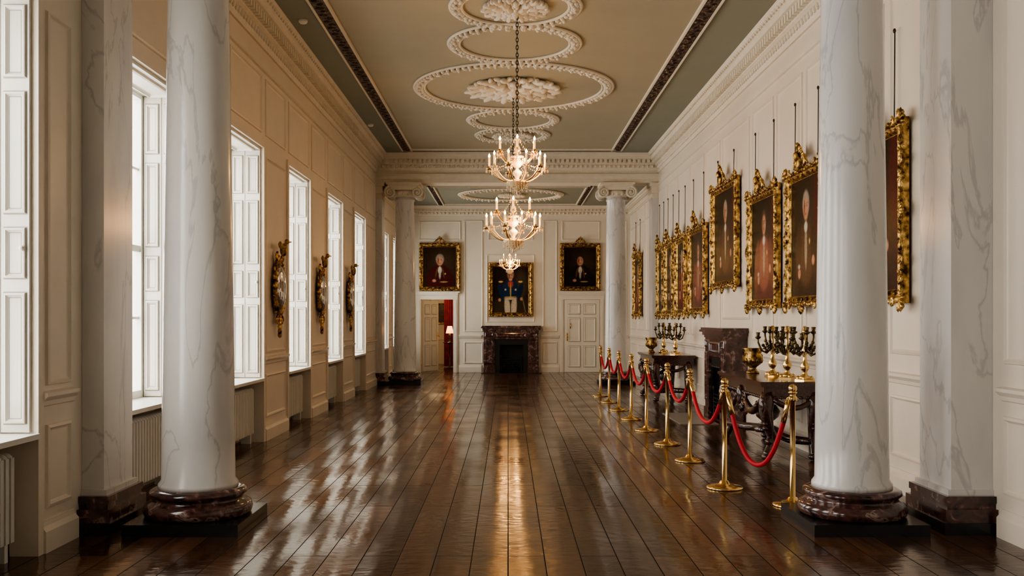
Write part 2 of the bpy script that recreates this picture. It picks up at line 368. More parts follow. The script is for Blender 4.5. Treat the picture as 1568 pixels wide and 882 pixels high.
for sy in (-1,1):
    m.box(-.32,.32,min(sy*.22,sy*.30),max(sy*.22,sy*.30),4.53,4.62,PLAST)
    for sx in (-1,1):
        c=(sx*.315,sy*.30,4.475); m.tube(spiral(c,.135,2.2,sx),[.034-.018*i/25 for i in range(26)],PLAST,6)
        m.tube([(sx*.315,-.29,4.475),(sx*.315,0,4.475),(sx*.315,.29,4.475)],[.125,.08,.125],PLAST,16)
        m.ell((sx*.315,sy*.31,4.475),(.03,.03,.03),PLAST,8,5)
m.box(-.36,.36,-.34,.34,4.62,4.65,PLAST); m.box(-.40,.40,-.37,.37,4.65,4.698,PLAST)
col=m.build('marble_column',(-2.32,YN,0))
clone(col,(2.575,YN,0)); clone(col,(-2.43,YS,0)); clone(col,(2.54,YS,0))
def pil(name,x,y,d,hw=.26,p=.14,mat=MARB):
    m=MB()
    def B(q,w,z0,z1,mt): a,e=sorted((d*.002,d*q)); m.box(a,e,-w,w,z0,z1,mt)
    B(p+.09,hw+.10,0,.085,BLACK); B(p+.075,hw+.085,.085,.18,DMARB); B(p+.05,hw+.05,.18,.22,DMARB); B(p+.06,hw+.06,.22,.27,DMARB); B(p+.03,hw+.02,.27,.31,mat)
    B(p,hw,.31,4.34,mat); B(p+.02,hw+.02,4.34,4.38,PLAST); B(p,hw,4.38,4.46,PLAST); B(p+.03,hw+.03,4.46,4.52,PLAST); B(p+.02,hw+.02,4.52,4.62,PLAST); B(p+.06,hw+.06,4.62,4.698,PLAST)
    return m.build(name,(x,y,0))
pil('marble_pilaster',XL,YN,1,.26,.16); pil('marble_pilaster',XR,YN,-1,.26,.30); pil('marble_pilaster',XL,YS,1); pil('marble_pilaster',XR,YS,-1)
# ------------------------------------------------------------------ ceiling plasterwork
def wreath(cx,cy,z,r,w=.14,ey=1.0):
    m=MB(); n=96
    for rr,tr in ((r-w*.5,.022),(r+w*.5,.022)):
        m.tube([(cx+rr*math.cos(2*pi*i/n),cy+rr*ey*math.sin(2*pi*i/n),z-.024) for i in range(n)],tr,PLAST,6,True)
    k=int(2*pi*r/.10)
    for i in range(k):
        a=2*pi*i/k
        for s in (-1,1):
            rr=r+s*w*.2; m.ell((cx+rr*math.cos(a),cy+rr*ey*math.sin(a),z-.037),(w*.28,.035,.035),PLAST,6,4,Matrix.Rotation(a+s*.7,3,'Z'))
        if i%2==0: m.ell((cx+r*math.cos(a),cy+r*ey*math.sin(a),z-.07),(.03,.03,.03),PLAST,6,4)
    return m.build('plaster_wreath')
def rosette(cx,cy,z,r):
    m=MB()
    for ring,(rr,n,l,wd,h) in enumerate(((.78,14,.26,.09,.05),(.50,10,.26,.10,.06),(.24,8,.18,.08,.08))):
        for i in range(n):
            a=2*pi*(i+.5*ring)/n; R=Matrix.Rotation(a,3,'Z')@Matrix.Rotation(.25,3,'Y')
            m.ell((cx+r*rr*math.cos(a),cy+r*rr*math.sin(a),z-.04),(r*l,r*wd,h),PLAST,8,5,R)
            for s in (-1,1):
                a2=a+s*.13; m.ell((cx+r*(rr+.12)*math.cos(a2),cy+r*(rr+.12)*math.sin(a2),z-.04),(r*.10,r*.05,h*.8),PLAST,6,4,Matrix.Rotation(a2+s*.8,3,'Z'))
    m.lathe([(.10*r,0),(.16*r,-.05),(.10*r,-.12),(.05*r,-.16),(.01,-.17)],(cx,cy,z),PLAST,16)
    return m.build('ceiling_rose')
wreath(CX,15.65,ZC,1.55,.17); wreath(CX,13.10,ZC,.84,.15); wreath(CX,18.12,ZC,.80,.15)
wreath(CX,11.55,ZC,.73,.14); wreath(CX,19.62,ZC,.70,.14)
rosette(CX,15.65,ZC,.80); rosette(CX,11.55,ZC,.42); rosette(CX,19.62,ZC,.42)
wreath(CX-.02,24.4,ZF,1.28,.14,.85); rosette(CX,24.4,ZF,.35)
# ------------------------------------------------------------------ chandeliers
def chandelier(D,x,ztip,R,zc,e):
    zo=ztip-1.0*R; m=MB(); q=R
    m.lathe([(.01,-.88),(.05,-.84),(.03,-.78),(.09,-.72),(.22,-.62),(.34,-.50),(.36,-.45),(.14,-.41),(.06,-.36),(.08,-.28),(.15,-.20),(.16,-.12),(.06,-.04),(.04,.02)],(0,0,0),CRYS,18)
    m.lathe([(.04,0),(.13,.06),(.18,.15),(.16,.24),(.07,.31),(.04,.33)],(0,0,0),GLOBE,18)
    m.lathe([(.04,.32),(.20,.36),(.24,.40),(.07,.42),(.04,.48),(.08,.56),(.11,.64),(.09,.72),(.04,.80),(.03,.90),(.10,.96),(.12,.98),(.03,1.0),(.02,1.1)],(0,0,0),CRYS,18)
    def tier(n,rad,zcup,z0,off):
        for i in range(n):
            a=2*pi*(i+off)/n; ca,sa=math.cos(a),math.sin(a); pts=[]
            for t in range(9):
                u=t/8; rr=.08+(rad-.08)*u; zz=z0+(zcup-z0)*u-.22*math.sin(u*pi)*(1-u*.2); pts.append((rr*ca,rr*sa,zz))
            m.tube(pts,.026,BRASS if i%2 else CRYS,6)
            c=(rad*ca,rad*sa,zcup)
            m.lathe([(.02,-.06),(.11,0),(.12,.02),(.03,.03),(.045,.07),(.04,.09)],c,BRASS if i%2 else CRYS,10)
            m.lathe([(.034,.08),(.034,.38)],c,CANDLE,8)
            m.lathe([(.014,.38),(.036,.42),(.030,.46),(.004,.52)],c,FLAME,8)
            for k in range(8):
                b2=2*pi*k/8; m.ell((c[0]+.11*math.cos(b2),c[1]+.11*math.sin(b2),zcup-.08),(.016,.016,.06),CRYS,4,2)
            for k in range(1,10):
                u=k/10; rr=.06+(rad-.08)*u; m.ell((rr*ca,rr*sa,zcup+.50-.50*u-.16*math.sin(u*pi)),(.02,.02,.024),CRYS,4,2)
    tier(10,.93,-.02,-.38,0); tier(6,.66,.50,.30,.5)
    for rr,zz,n,jn in ((.34,-.50,22,4),(.24,.34,16,3),(.12,.94,10,2),(.22,-.64,16,3),(.12,-.76,8,2)):
        for k in range(n):
            a=2*pi*k/n
            for j in range(jn): m.ell((rr*math.cos(a),rr*math.sin(a),zz-j*.065),(.019,.019,.032),CRYS,4,2)
    for i in range(len(m.v)): v=m.v[i]; m.v[i]=(v[0]*q,v[1]*q,v[2]*q)
    top=zc-zo-.10; z=1.09*R; k=0
    while z<top:
        pts=[]
        for t in range(10):
            a=2*pi*t/10; u,w=.014*math.cos(a),.030*math.sin(a)
            pts.append((u,0,z+.02+w) if k%2 else (0,u,z+.02+w))
        m.tube(pts,.0055,CHAIN,5,True); z+=.046; k+=1
    o=m.build('chandelier',(x,D,zo))
    l=bpy.data.lights.new('bulb_glow','POINT'); l.energy=e; l.color=(1,.52,.18); l.shadow_soft_size=.06
    lo=bpy.data.objects.new('bulb_glow',l); bpy.context.collection.objects.link(lo); lo.parent=o; lo.location=(.30*R,-.35*R,.08*R)
    return o
chandelier(11.55,.11,3.74,.365,ZC,26); chandelier(15.65,.085,3.52,.475,ZC,34); chandelier(24.4,.04,3.19,.27,ZF,38)
# ------------------------------------------------------------------ paintings
def sm(x): return 1/(1+np.exp(-np.clip(x,-30,30)))
def paint(w,h,kind,seed):
    r=np.random.RandomState(seed); nx,ny=80,int(80*h/w)
    u=np.linspace(0,1,nx)[None,:].repeat(ny,0)*w/h; v=np.linspace(0,1,ny)[:,None].repeat(nx,1); A=w/h
    bg=np.array([(.022,.013,.007),(.030,.017,.009),(.017,.013,.009)][seed%3]); img=np.zeros((ny,nx,3))+bg
    glow=np.exp(-(((u-.65*A)/.3)**2+((v-.6)/.35)**2)); img+=glow[...,None]*np.array((.028,.018,.010))
    def E(cx,cy,rx,ry,col,k=5,rot=0):
        nonlocal img
        x=u-cx*A;y=v-cy; c,s=math.cos(rot),math.sin(rot); x,y=x*c+y*s,-x*s+y*c
        mk=sm((1-(x/rx)**2-(y/ry)**2)*k*1.6)[...,None]; img=img*(1-mk)+np.array(col)*mk
    skin=(.50,.25,.15); sk2=(.24,.10,.055)
    def head(cx,cy,s,hair=(.09,.06,.04)):
        E(cx,cy+.10*s,.36*s,.46*s,hair,6); E(cx,cy-.06*s,.27*s,.40*s,skin,6); E(cx-.15*s/A,cy-.04*s,.08*s,.30*s,sk2,2)
        for e in (-.11,.12): E(cx+e*s/A,cy+.03*s,.05*s,.03*s,(.05,.03,.02),3); E(cx+e*s/A,cy+.11*s,.07*s,.02*s,(.10,.06,.035),2)
        E(cx+.02*s/A,cy-.08*s,.03*s,.09*s,(.62,.36,.23),2); E(cx,cy-.24*s,.08*s,.025*s,(.30,.07,.05),3)
    if kind=='uniform':
        img[...]=img*.6; E(.5,.1,.9,.2,(.05,.035,.02),2)
        E(.80,.62,.12,.28,(.06,.045,.03),2)
        for s in (-1,1): E(.5+s*.085,.10,.062,.27,(.52,.44,.33),7,-s*.08)
        E(.5,.04,.012,.18,(.05,.03,.02),3)
        E(.5,.50,.17,.225,(.010,.030,.070),7); E(.24,.46,.055,.19,(.009,.024,.055),6,.25); E(.76,.46,.055,.19,(.009,.024,.055),6,-.25)
        E(.5,.305,.13,.022,(.52,.44,.33),4); E(.5,.34,.13,.012,(.5,.32,.09),4)
        E(.5,.62,.055,.07,(.42,.07,.05),4); E(.5,.48,.014,.14,(.55,.35,.10),3)
        for s in (-1,1): E(.5+s*.27,.67,.045,.020,(.65,.45,.13),4); E(.5+s*.14,.50,.018,.022,(.5,.45,.35),4)
        E(.20,.28,.028,.035,skin,4); E(.80,.30,.028,.035,skin,4); E(.87,.16,.010,.2,(.2,.16,.10),3,.2)
        head(.5,.80,.20,(.20,.17,.14)); E(.5,.71,.035,.016,(.5,.42,.3),3)
    elif kind=='bust':
        c=[(.018,.014,.012),(.06,.012,.01),(.012,.016,.03)][seed%3]
        E(.5,.16,.34,.36,c,8); E(.5,.42,.22,.13,c,6); E(.5,.42,.045,.09,(.58,.52,.42),6); E(.5,.31,.025,.10,(.4,.36,.28),3)
        E(.40,.36,.02,.13,(.12,.06,.025),3,-.2); E(.6,.36,.02,.13,(.12,.06,.025),3,.2); E(.33,.16,.045,.035,skin,4); E(.62,.13,.09,.014,(.45,.33,.12),3)
        E(.66,.33,.018,.018,(.6,.42,.15),4); head(.5,.66,.28,[(.26,.23,.19),(.04,.025,.018)][seed%2])
    else:
        c=[(.17,.018,.014),(.03,.034,.065),(.10,.05,.025),(.26,.09,.06)][seed%4]; q=min(1,A/.85)
        E(.88,.55,.10,.6,(.09,.022,.015),2); E(.12,.2,.12,.28,(.04,.034,.018),2)
        E(.5,.10,.34*q,.34,tuple(x*.45 for x in c),5); E(.5,.36,.21*q,.27,c,7)
        E(.22,.34,.10*q,.25,tuple(x*.7 for x in c),5,-.2); E(.78,.34,.10*q,.25,tuple(x*.6 for x in c),5,.2)
        E(.5,.42,.035*q,.18,(.34,.26,.17),4); E(.5,.585,.045*q,.045,(.56,.50,.40),5)
        E(.28,.20,.035,.04,skin,5); E(.74,.30,.035,.04,skin,5); E(.27,.26,.03,.02,(.45,.4,.32),4); E(.62,.46,.018,.022,(.6,.4,.13),4)
        head(.5,.75,.24,[(.30,.26,.21),(.09,.05,.03)][seed%2])
    img*=(1+.12*(r.rand(ny,nx,1)-.5)); return np.clip(img,0,1),nx,ny
def portrait(w,h,kind,seed,loc,rot,ornate=True,crest=True,wires=0,fw=.12):
    m=MB(); prof=[(0,0),(0,.04),(.015,.075),(.04,.085),(.055,.06),(fw*.7,.045),(fw*.85,.055),(fw,.03),(fw,.0)]
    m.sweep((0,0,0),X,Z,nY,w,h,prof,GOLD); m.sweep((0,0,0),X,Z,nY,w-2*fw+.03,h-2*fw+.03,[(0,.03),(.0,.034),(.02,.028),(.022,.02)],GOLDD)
    m.box(-w/2+.01,w/2-.01,-.012,0,-h/2+.01,h/2-.01,DWOOD)
    def run(L,horizontal,s):
        n=int(L/.085)
        for i in range(n):
            t=-L/2+(i+.5)*L/n; jj=.010*math.sin(i*2.1)
            p=(t,-.07,s*(h/2-.03+jj)) if horizontal else (s*(w/2-.03+jj),-.07,t)
            m.ell(p,(.034,.022,.022) if horizontal else (.022,.022,.034),GOLD,6,4,Matrix.Rotation((.5 if i%2 else -.5),3,'Y'))
            if i%2==0:
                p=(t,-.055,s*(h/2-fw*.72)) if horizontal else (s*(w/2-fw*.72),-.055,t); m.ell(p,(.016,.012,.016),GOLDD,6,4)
    for s in (-1,1): run(w-.1,True,s); run(h-.1,False,s)
    if ornate:
        for sx in (-1,1):
            for sz in (-1,1):
                cx,cz=sx*(w/2-.03),sz*(h/2-.03)
                for k in range(5):
                    a=math.atan2(sz,sx)+(k-2)*.5; m.ell((cx+.06*math.cos(a),-.075,cz+.06*math.sin(a)),(.055,.024,.022),GOLD,6,4,Matrix.Rotation(-a,3,'Y'))
                m.ell((cx,-.085,cz),(.035,.03,.035),GOLD,8,5)
                m.tube(spiral((cx-sx*.16,-.075,cz+sz*.02),.042,1.3,sx),.012,GOLD,5); m.tube(spiral((cx+sx*.02,-.075,cz-sz*.18),.042,1.3,-sx),.012,GOLD,5)
        for sx in (-1,1):
            for k in range(5):
                a=(0 if sx>0 else pi)+(k-2)*.5; m.ell((sx*(w/2-.03)+.045*math.cos(a),-.075,.045*math.sin(a)),(.04,.022,.02),GOLD,6,4,Matrix.Rotation(-a,3,'Y'))
            for zz in (-h*.27,h*.27): m.tube(spiral((sx*(w/2-.01),-.07,zz),.042,1.4,sx),.012,GOLD,5); m.tube(spiral((sx*(w/2-.02),-.07,zz-.1),.036,1.3,-sx),.012,GOLD,5)
        for k in range(5):
            a=-pi/2+(k-2)*.5; m.ell((.06*math.cos(a),-.08,-(h/2-.02)+.06*math.sin(a)),(.055,.024,.022),GOLD,6,4,Matrix.Rotation(-a,3,'Y'))
    if crest:
        q=.85 if ornate else .55; zt=h/2
        for s in (-1,1):
            m.tube(spiral((s*.15*q,-.09,zt+.06*q),.085*q,1.5,s),[.026*q-.012*q*i/25 for i in range(26)],GOLD,6)
            m.tube([(s*.30*q,-.08,zt+.01),(s*.22*q,-.09,zt+.09*q),(s*.10*q,-.10,zt+.17*q),(s*.03*q,-.10,zt+.14*q)],[.014*q,.024*q,.022*q,.014*q],GOLD,6)
            for k in range(3): m.ell((s*(.05+.05*k)*q,-.10,zt+(.21-.03*k)*q),(.05*q,.022*q,.02*q),GOLD,6,4,Matrix.Rotation(s*(-1.1+.3*k),3,'Y'))
        for k in range(7):
            a=pi/2+(k-3)*.38; m.ell((.09*q*math.cos(a),-.11,zt+.16*q+.09*q*math.sin(a)),(.07*q,.026*q,.02*q),GOLD,6,4,Matrix.Rotation(-a,3,'Y'))
        m.ell((0,-.13,zt+.15*q),(.055*q,.05*q,.07*q),GOLD,8,6); m.ell((0,-.12,zt+.30*q),(.03*q,.03*q,.04*q),GOLD,8,5)
        m.tube([(0,-.10,zt-.03),(0,-.10,zt+.08*q),(0,-.11,zt+.2*q)],[.05*q,.035*q,.03*q],GOLD,6)
    for s in ((-1,1) if wires else ()):
        x=s*w*.32; m.tube([(x,-.02,h/2-.02),(x,-.014,wires-loc[2])],.006,CHAIN,5); m.ell((x,-.018,wires-loc[2]),(.014,.015,.024),CHAIN,6,4)
    o=m.build('gilt_framed_portrait',loc,rot)
    iw,ih=w-2*fw+.02,h-2*fw+.02; img,nx,ny=paint(iw,ih,kind,seed)
    me=bpy.data.meshes.new('canvas'); vs=[((i/(nx-1)-.5)*iw,-.022,(j/(ny-1)-.5)*ih) for j in range(ny) for i in range(nx)]
    fs=[(j*nx+i,j*nx+i+1,(j+1)*nx+i+1,(j+1)*nx+i) for j in range(ny-1) for i in range(nx-1)]
    me.from_pydata(vs,[],fs); ca=me.color_attributes.new('paint','FLOAT_COLOR','POINT')
    ca.data.foreach_set('color',np.concatenate([img.reshape(-1,3),np.ones((nx*ny,1))],1).astype(np.float32).ravel())
    me.materials.append(CANV); co=bpy.data.objects.new('canvas',me); bpy.context.collection.objects.link(co); co.parent=o
    return o
portrait(1.26,1.55,'uniform',1,(.07,YB-.026,2.36),0,False,False)
portrait(1.18,1.38,'bust',4,(-1.95,YB-.026,3.01),0,False,True)
portrait(1.16,1.36,'bust',3,(2.06,YB-.026,3.01),0,False,True)
RW=[(5.35,1.5,1.75,3.35,'full',5),(8.95,1.5,1.68,3.30,'full',2),(10.98,1.32,1.68,3.30,'full',10),(12.78,1.44,1.68,3.28,'full',3),(15.05,1.72,2.02,3.70,'full',6),
    (17.2,1.45,1.62,3.22,'full',7),(18.83,1.05,1.60,3.16,'full',8),(20.15,1.0,1.60,3.16,'full',10),(21.33,.90,1.60,3.14,'full',9),(25.2,1.3,1.6,3.25,'full',12)]
for yc,w,z0,z1,k,sd_ in RW:
    portrait(w,z1-z0,k,sd_,(XR-.026,yc,(z0+z1)/2),-pi/2,True,True,4.12)
# ------------------------------------------------------------------ gilt pier mirrors (convex)
m=MB()
n=40
def oval(a,c,z=0,y=-.04): return [(a*math.cos(2*pi*i/n),y,z+c*math.sin(2*pi*i/n)) for i in range(n)]
m.tube(oval(.23,.34,0,-.035),.030,GOLD,8,True); m.tube(oval(.20,.31,0,-.045),.012,GOLD,6,True)
m.ell((0,-.03,0),(.195,.085,.305),MIRR,28,16)
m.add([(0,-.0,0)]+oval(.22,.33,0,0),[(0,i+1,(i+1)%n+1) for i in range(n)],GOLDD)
for i in range(28):
    a=2*pi*i/28; m.ell((.232*math.cos(a),-.062,.342*math.sin(a)),(.015,.013,.015),GOLD,6,4)
for i in range(20):
    a=2*pi*i/20; m.ell((.28*math.cos(a),-.03,.395*math.sin(a)),(.05,.016,.02),GOLD,6,4,Matrix.Rotation(-a+.7,3,'Y'))
m.ell((0,-.09,.50),(.05,.05,.09),GOLD,8,6); m.ell((.02,-.13,.61),(.03,.035,.035),GOLD,8,6); m.ell((.03,-.17,.605),(.010,.025,.010),GOLD,6,4)
for s in (-1,1):
    for k in range(5): m.ell((s*(.07+.03*k),-.08,.53+.015*k-.01*k*k*.3),(.02,.012,.085-.008*k),GOLD,6,4,Matrix.Rotation(s*(.35+.15*k),3,'Y'))
    m.tube(spiral((s*.13,-.04,.40),.06,1.4,s),.018,GOLD,6); m.tube(spiral((s*.12,-.04,-.43),.055,1.4,s),.016,GOLD,6)
for k in range(5): m.ell((0,-.04,-.42-.05*k),(.055-.009*k,.03,.045),GOLD,8,5)
mi=m.build('gilt_pier_mirror',(XL+.022,12.52,1.95),pi/2)
clone(mi,(XL+.022,15.35,1.95),pi/2); clone(mi,(XL+.022,18.18,1.95),pi/2)
# ------------------------------------------------------------------ fireplaces
def fireplace(w,h,d,ow,oh,loc,rot):
    m=MB(); jw=(w-ow)/2
    for s in (-1,1):
        a,e=sorted((s*ow/2,s*w/2)); m.box(a,e,-d,0,0,h-.16,DMARB); c=(a+e)/2
        m.box(a-.012,e+.012,-d-.02,0,0,.14,DMARB)
        m.sweep((c,-d,(h-.3)/2+.08),X,Z,nY,jw-.08,h-.62,MOULD,DMARB); m.sweep((c,-d,h-.25),X,Z,nY,jw-.06,.13,MOULD,DMARB)
    m.box(-ow/2,ow/2,-d,0,oh,h-.16,DMARB); m.sweep((0,-d,(oh+h-.16)/2),X,Z,nY,ow-.1,(h-.16-oh)*.6,MOULD,DMARB)
    m.box(-w/2-.01,w/2+.01,-d-.015,0,h-.16,h-.12,DMARB); m.box(-w/2-.04,w/2+.04,-d-.04,0,h-.12,h-.07,DMARB); m.box(-w/2-.08,w/2+.08,-d-.08,0,h-.07,h-.035,DMARB); m.box(-w/2-.06,w/2+.06,-d-.06,0,h-.035,h,DMARB)
    m.box(-ow/2,ow/2,-.03,0,0,oh,SOOT)
    for s in (-1,1): a,e=sorted((s*ow/2,s*(ow/2-.13))); m.box(a,e,-d+.03,-.03,0,oh,BLACK)
    m.box(-ow/2+.13,ow/2-.13,-d+.03,-.03,oh-.14,oh,BLACK)
    g=ow/2-.17
    m.sweep((0,-d+.02,(oh-.14)/2),X,Z,nY,2*g+.08,oh-.14,[(0,0),(0,.012),(.02,.015),(.02,0)],IRON)
    for i in range(5): m.box(-g,g,-d+.03,-d+.045,.12+.06*i,.135+.06*i,IRON)
    for i in range(9): x=-g+2*g*i/8; m.box(x-.006,x+.006,-d+.03,-.08,.11,.125,IRON)
    for s in (-1,1): m.lathe([(.02,0),(.02,.05),(.012,.08),(.012,.42),(.02,.44),(.025,.47),(.01,.50)],(s*g*.95,-d+.04,0),IRON,8)
    for i in range(14): m.ell((random.uniform(-g*.8,g*.8),-d+.12,.16+random.random()*.1),(.05,.04,.035),SOOT,6,4)
    return m.build('marble_fireplace',loc,rot)
fireplace(1.56,1.33,.22,.95,.95,(.09,YB-.002,0),0)
fireplace(1.44,1.40,.32,.86,.95,(XR-.002,14.55,0),-pi/2)
m=MB(); m.box(2.50,3.06,13.75,15.35,0,.012,HEARTH); m.build('hearth_slab')
m=MB(); m.box(-.75,.93,26.3,26.8,0,.012,BLACK); m.build('hearth_slab')
# ------------------------------------------------------------------ doors on the back wall
YD=YB-.002
def casing(m,x0,x1,z,mat):
    for a,e in ((x0-.13,x0),(x1,x1+.13)): m.box(a,e,YB-.035,YD,0,z,mat); m.box(a+.03,e-.03,YB-.05,YB-.035,0,z,mat)
    m.box(x0-.13,x1+.13,YB-.035,YD,z,z+.13,mat); m.box(x0-.15,x1+.15,YB-.07,YD,z+.13,z+.19,mat); m.box(x0-.19,x1+.19,YB-.10,YD,z+.19,z+.23,mat)
def leaf(m,w,h,mat):
    m.box(0,w,-.02,.02,0.005,h,mat)
    for s in (-1,1):
        for cx in (w*.28,w*.72):
            for z0,z1 in ((.15,.75),(.88,1.55),(1.66,h-.12)):
                m.sweep((cx,s*.0205,(z0+z1)/2),X,Z,(0,s,0),w*.34+.02,z1-z0+.02,[(0,0),(.01,0)],GROOVE_SHADE); m.sweep((cx,s*.02,(z0+z1)/2),X,Z,(0,s,0),w*.34,z1-z0,[(0,0),(.008,.014),(.03,.014),(.045,.002)],mat)
    m.tube([(w*.92,-.02,1.02),(w*.92,-.07,1.02)],.012,BRASS,6); m.ell((w*.92,-.08,1.02),(.028,.022,.028),BRASS,8,6); m.box(w*.92-.02,w*.92+.02,-.026,-.02,.9,1.12,BRASS)
m=MB(); casing(m,dx0,dx1,dz,WALLB)
m.M=Matrix.Translation((dx0+.03,YB+.24,0))@Matrix.Rotation(1.12,4,'Z'); leaf(m,.88,2.05,WHITE); m.M=None
m.build('door_1')
m=MB(); casing(m,1.60,2.62,2.08,WALLB); m.M=Matrix.Translation((2.61,YB-.023,0))@Matrix.Scale(-1,4,(1,0,0)); leaf(m,1.0,2.07,WALLB); m.M=None
m.tube([(1.78,YB-.055,1.25),(1.78,YB-.055,1.4)],.012,BRASS,6)
m.build('door_2')
m=MB(); m.box(-3.6,-3.5,YB+.2,32,0,3,WALL); m.box(-.9,-.8,YB+.2,32,0,3,WALL); m.box(-3.5,-.9,32,32.1,0,3,WALL)
m.sweep((-2.2,32,1.6),X,Z,nY,.9,1.6,MOULD,WALL); m.build('wall_hall')
m=MB(); m.box(-3.6,-.8,YB+.2,32.1,3,3.1,CEILG); m.build('ceiling_hall')
m=MB(); k=40; pts=[(-2.03+.55*i/k,30.0+.05*math.sin(i*1.5)) for i in range(k+1)]
m.add([(a,c,.02) for a,c in pts]+[(a,c,2.6) for a,c in pts],[(i,i+1,k+2+i,k+1+i) for i in range(k)],REDC,True); m.tube([(-2.2,30.0,2.62),(-1.4,30,2.62)],.02,BRASS,8)
for x in (-2.2,-1.4): m.tube([(x,30,2.62),(x,30,3.0)],.01,BRASS,6)
m.build('red_curtain')
m=MB(); m.lathe([(.12,0),(.12,.02),(.02,.05),(.02,.75),(.22,.78),(.22,.80),(.05,.81),(.03,.9),(.05,1.0),(.015,1.08)],(0,0,0),DWOOD,16); m.lathe([(.12,1.08),(.07,1.30)],(0,0,0),emis('lamp_shade',(1,.40,.12),3),16); m.build('table_lamp',(-1.80,29.2,0))
m=MB(); m.sweep((0,0,0),X,Z,nY,.55,.7,[(0,0),(0,.05),(.05,.03),(.06,0)],GOLD); m.box(-.25,.25,-.01,0,-.33,.33,DWOOD); m.build('gilt_picture',(-2.25,31.97,1.7))
# ------------------------------------------------------------------ console tables
def table(L,loc,W=.66,H=.86):
    m=MB()
    m.box(-L/2,L/2,-W,0,H-.035,H,DWOOD); m.box(-L/2+.015,L/2-.015,-W+.015,0,H-.055,H-.035,DWOOD); m.box(-L/2+.05,L/2-.05,-W+.05,-.02,H-.19,H-.055,DWOOD)
    for i in range(int((L-.2)/.07)): m.ell((-L/2+.1+i*.07,-W+.05,H-.175),(.026,.018,.02),DWOOD,6,4)
    for i in range(int((W-.15)/.07)):
        for s in (-1,1): m.ell((s*(L/2-.05),-W+.1+i*.07,H-.175),(.018,.026,.02),DWOOD,6,4)
    def leg(x,y,sx,sy):
        p=[(0,0,H-.12),(.035,.035,H-.22),(.045,.045,H-.33),(.0,.0,H-.50),(-.03,-.03,.24),(-.015,-.015,.14),(.02,.02,.07),(.03,.03,.045)]
        m.tube([(x+sx*a,y+sy*c,z) for a,c,z in p],[.07,.085,.075,.055,.04,.04,.05,.045],DWOOD,10)
        m.ell((x+sx*.03,y+sy*.03,.042),(.06,.06,.042),DWOOD,10,6)
        m.ell((x+sx*.08,y+sy*.08,H-.27),(.035,.035,.08),DWOOD,8,5)
        for k in range(4): m.ell((x+sx*(.05),y+sy*.05,H-.36-.05*k),(.035,.035,.028),DWOOD,6,4)
    for sx in (-1,1): leg(sx*(L/2-.12),-W+.12,sx,-1); leg(sx*(L/2-.12),-.12,sx,0)
    for sx in (-1,1):
        pts=[(sx*(.10+(L/2-.28)*t/10),-W+.05,H-.20-.16*math.sin(t/10*pi)) for t in range(11)]
        m.tube(pts,[.020+.028*math.sin(t/10*pi) for t in range(11)],DWOOD,8)
        for t in range(1,10): m.ell((pts[t][0],pts[t][1]-.02,pts[t][2]),(.03,.025,.03),DWOOD,6,4)
        m.tube(spiral((sx*.16,-W+.05,H-.24),.07,1.4,sx),.018,DWOOD,6)
        pts=[(sx*(L/2-.05),-W+.15+(W-.27)*t/6,H-.19-.10*math.sin(t/6*pi)) for t in range(7)]; m.tube(pts,.03,DWOOD,8)
    m.ell((0,-W+.04,H-.22),(.09,.05,.12),DWOOD,10,8); m.ell((0,-W-.0,H-.22),(.025,.03,.04),DWOOD,6,5)
    for k in range(5): a=-pi/2+(k-2)*.45; m.ell((.13*math.cos(a),-W+.05,H-.22+.14*math.sin(a)),(.07,.03,.025),DWOOD,6,4,Matrix.Rotation(-a,3,'Y'))
    for sx in (-1,1):
        m.tube([(sx*(L/2-.10),-W+.11,.20),(sx*L*.3,-W*.62,.19),(sx*L*.12,-W*.5,.22),(0,-W*.5,.22)],[.04,.05,.05,.06],DWOOD,8)
        m.tube([(sx*(L/2-.12),-.12,.20),(sx*L*.3,-W*.4,.19),(sx*L*.12,-W*.5,.22),(0,-W*.5,.22)],[.04,.05,.05,.06],DWOOD,8)
    m.lathe([(.14,.20),(.16,.24),(.07,.28),(.06,.32),(.13,.38),(.15,.45),(.10,.52),(.06,.54),(.03,.58),(.01,.62)],(0,-W*.5,0),DWOOD,16)
    return m.build('carved_console_table',loc,-pi/2)
table(2.10,(XR-.06,11.25,0),.72); table(1.9,(XR-.06,18.35,0),.80)
m=MB()
m.box(-.075,.075,-.075,.075,0,.02,BRASS); m.lathe([(.07,.02),(.065,.05),(.03,.07),(.025,.10),(.045,.13),(.05,.17),(.025,.21),(.018,.28),(.03,.31),(.035,.34),(.015,.38),(.012,.50),(.03,.53),(.035,.55),(.02,.565),(.02,.59),(.015,.60)],(0,0,0),BRASS,14)
for k in range(4): a=pi/4+k*pi/2; m.ell((.07*math.cos(a),.07*math.sin(a),.03),(.025,.025,.03),BRASS,6,4)
for i in range(6):
    a=2*pi*i/6; ca,sa=math.cos(a),math.sin(a); z0=.33 if i%2 else .38; R=.17 if i%2 else .12; zt=.46 if i%2 else .53
    m.tube([(.02*ca,.02*sa,z0),(.07*ca,.07*sa,z0-.05),(.13*ca*R/.17,.13*sa*R/.17,z0-.02),(R*ca,R*sa,zt-.05),(R*ca,R*sa,zt)],[.012,.013,.013,.011,.011],BRONZE,6)
    m.lathe([(.012,-.02),(.036,0),(.036,.01),(.018,.015),(.022,.045),(.026,.06),(.015,.062)],(R*ca,R*sa,zt),BRONZE,10)
    for k in range(3): m.ell((.07*ca+.02*k*ca,.07*sa+.02*k*sa,z0-.02+.03*k),(.022,.022,.02),BRONZE,6,4)
cd=m.build('bronze_candelabrum',(3.10,11.10,.86)); clone(cd,(3.24,10.34,.86),.4,1); clone(cd,(3.08,18.75,.86),.2,1); clone(cd,(3.12,17.65,.86),.5,1)
clone(cd,(3.16,10.72,.86),.9,1)
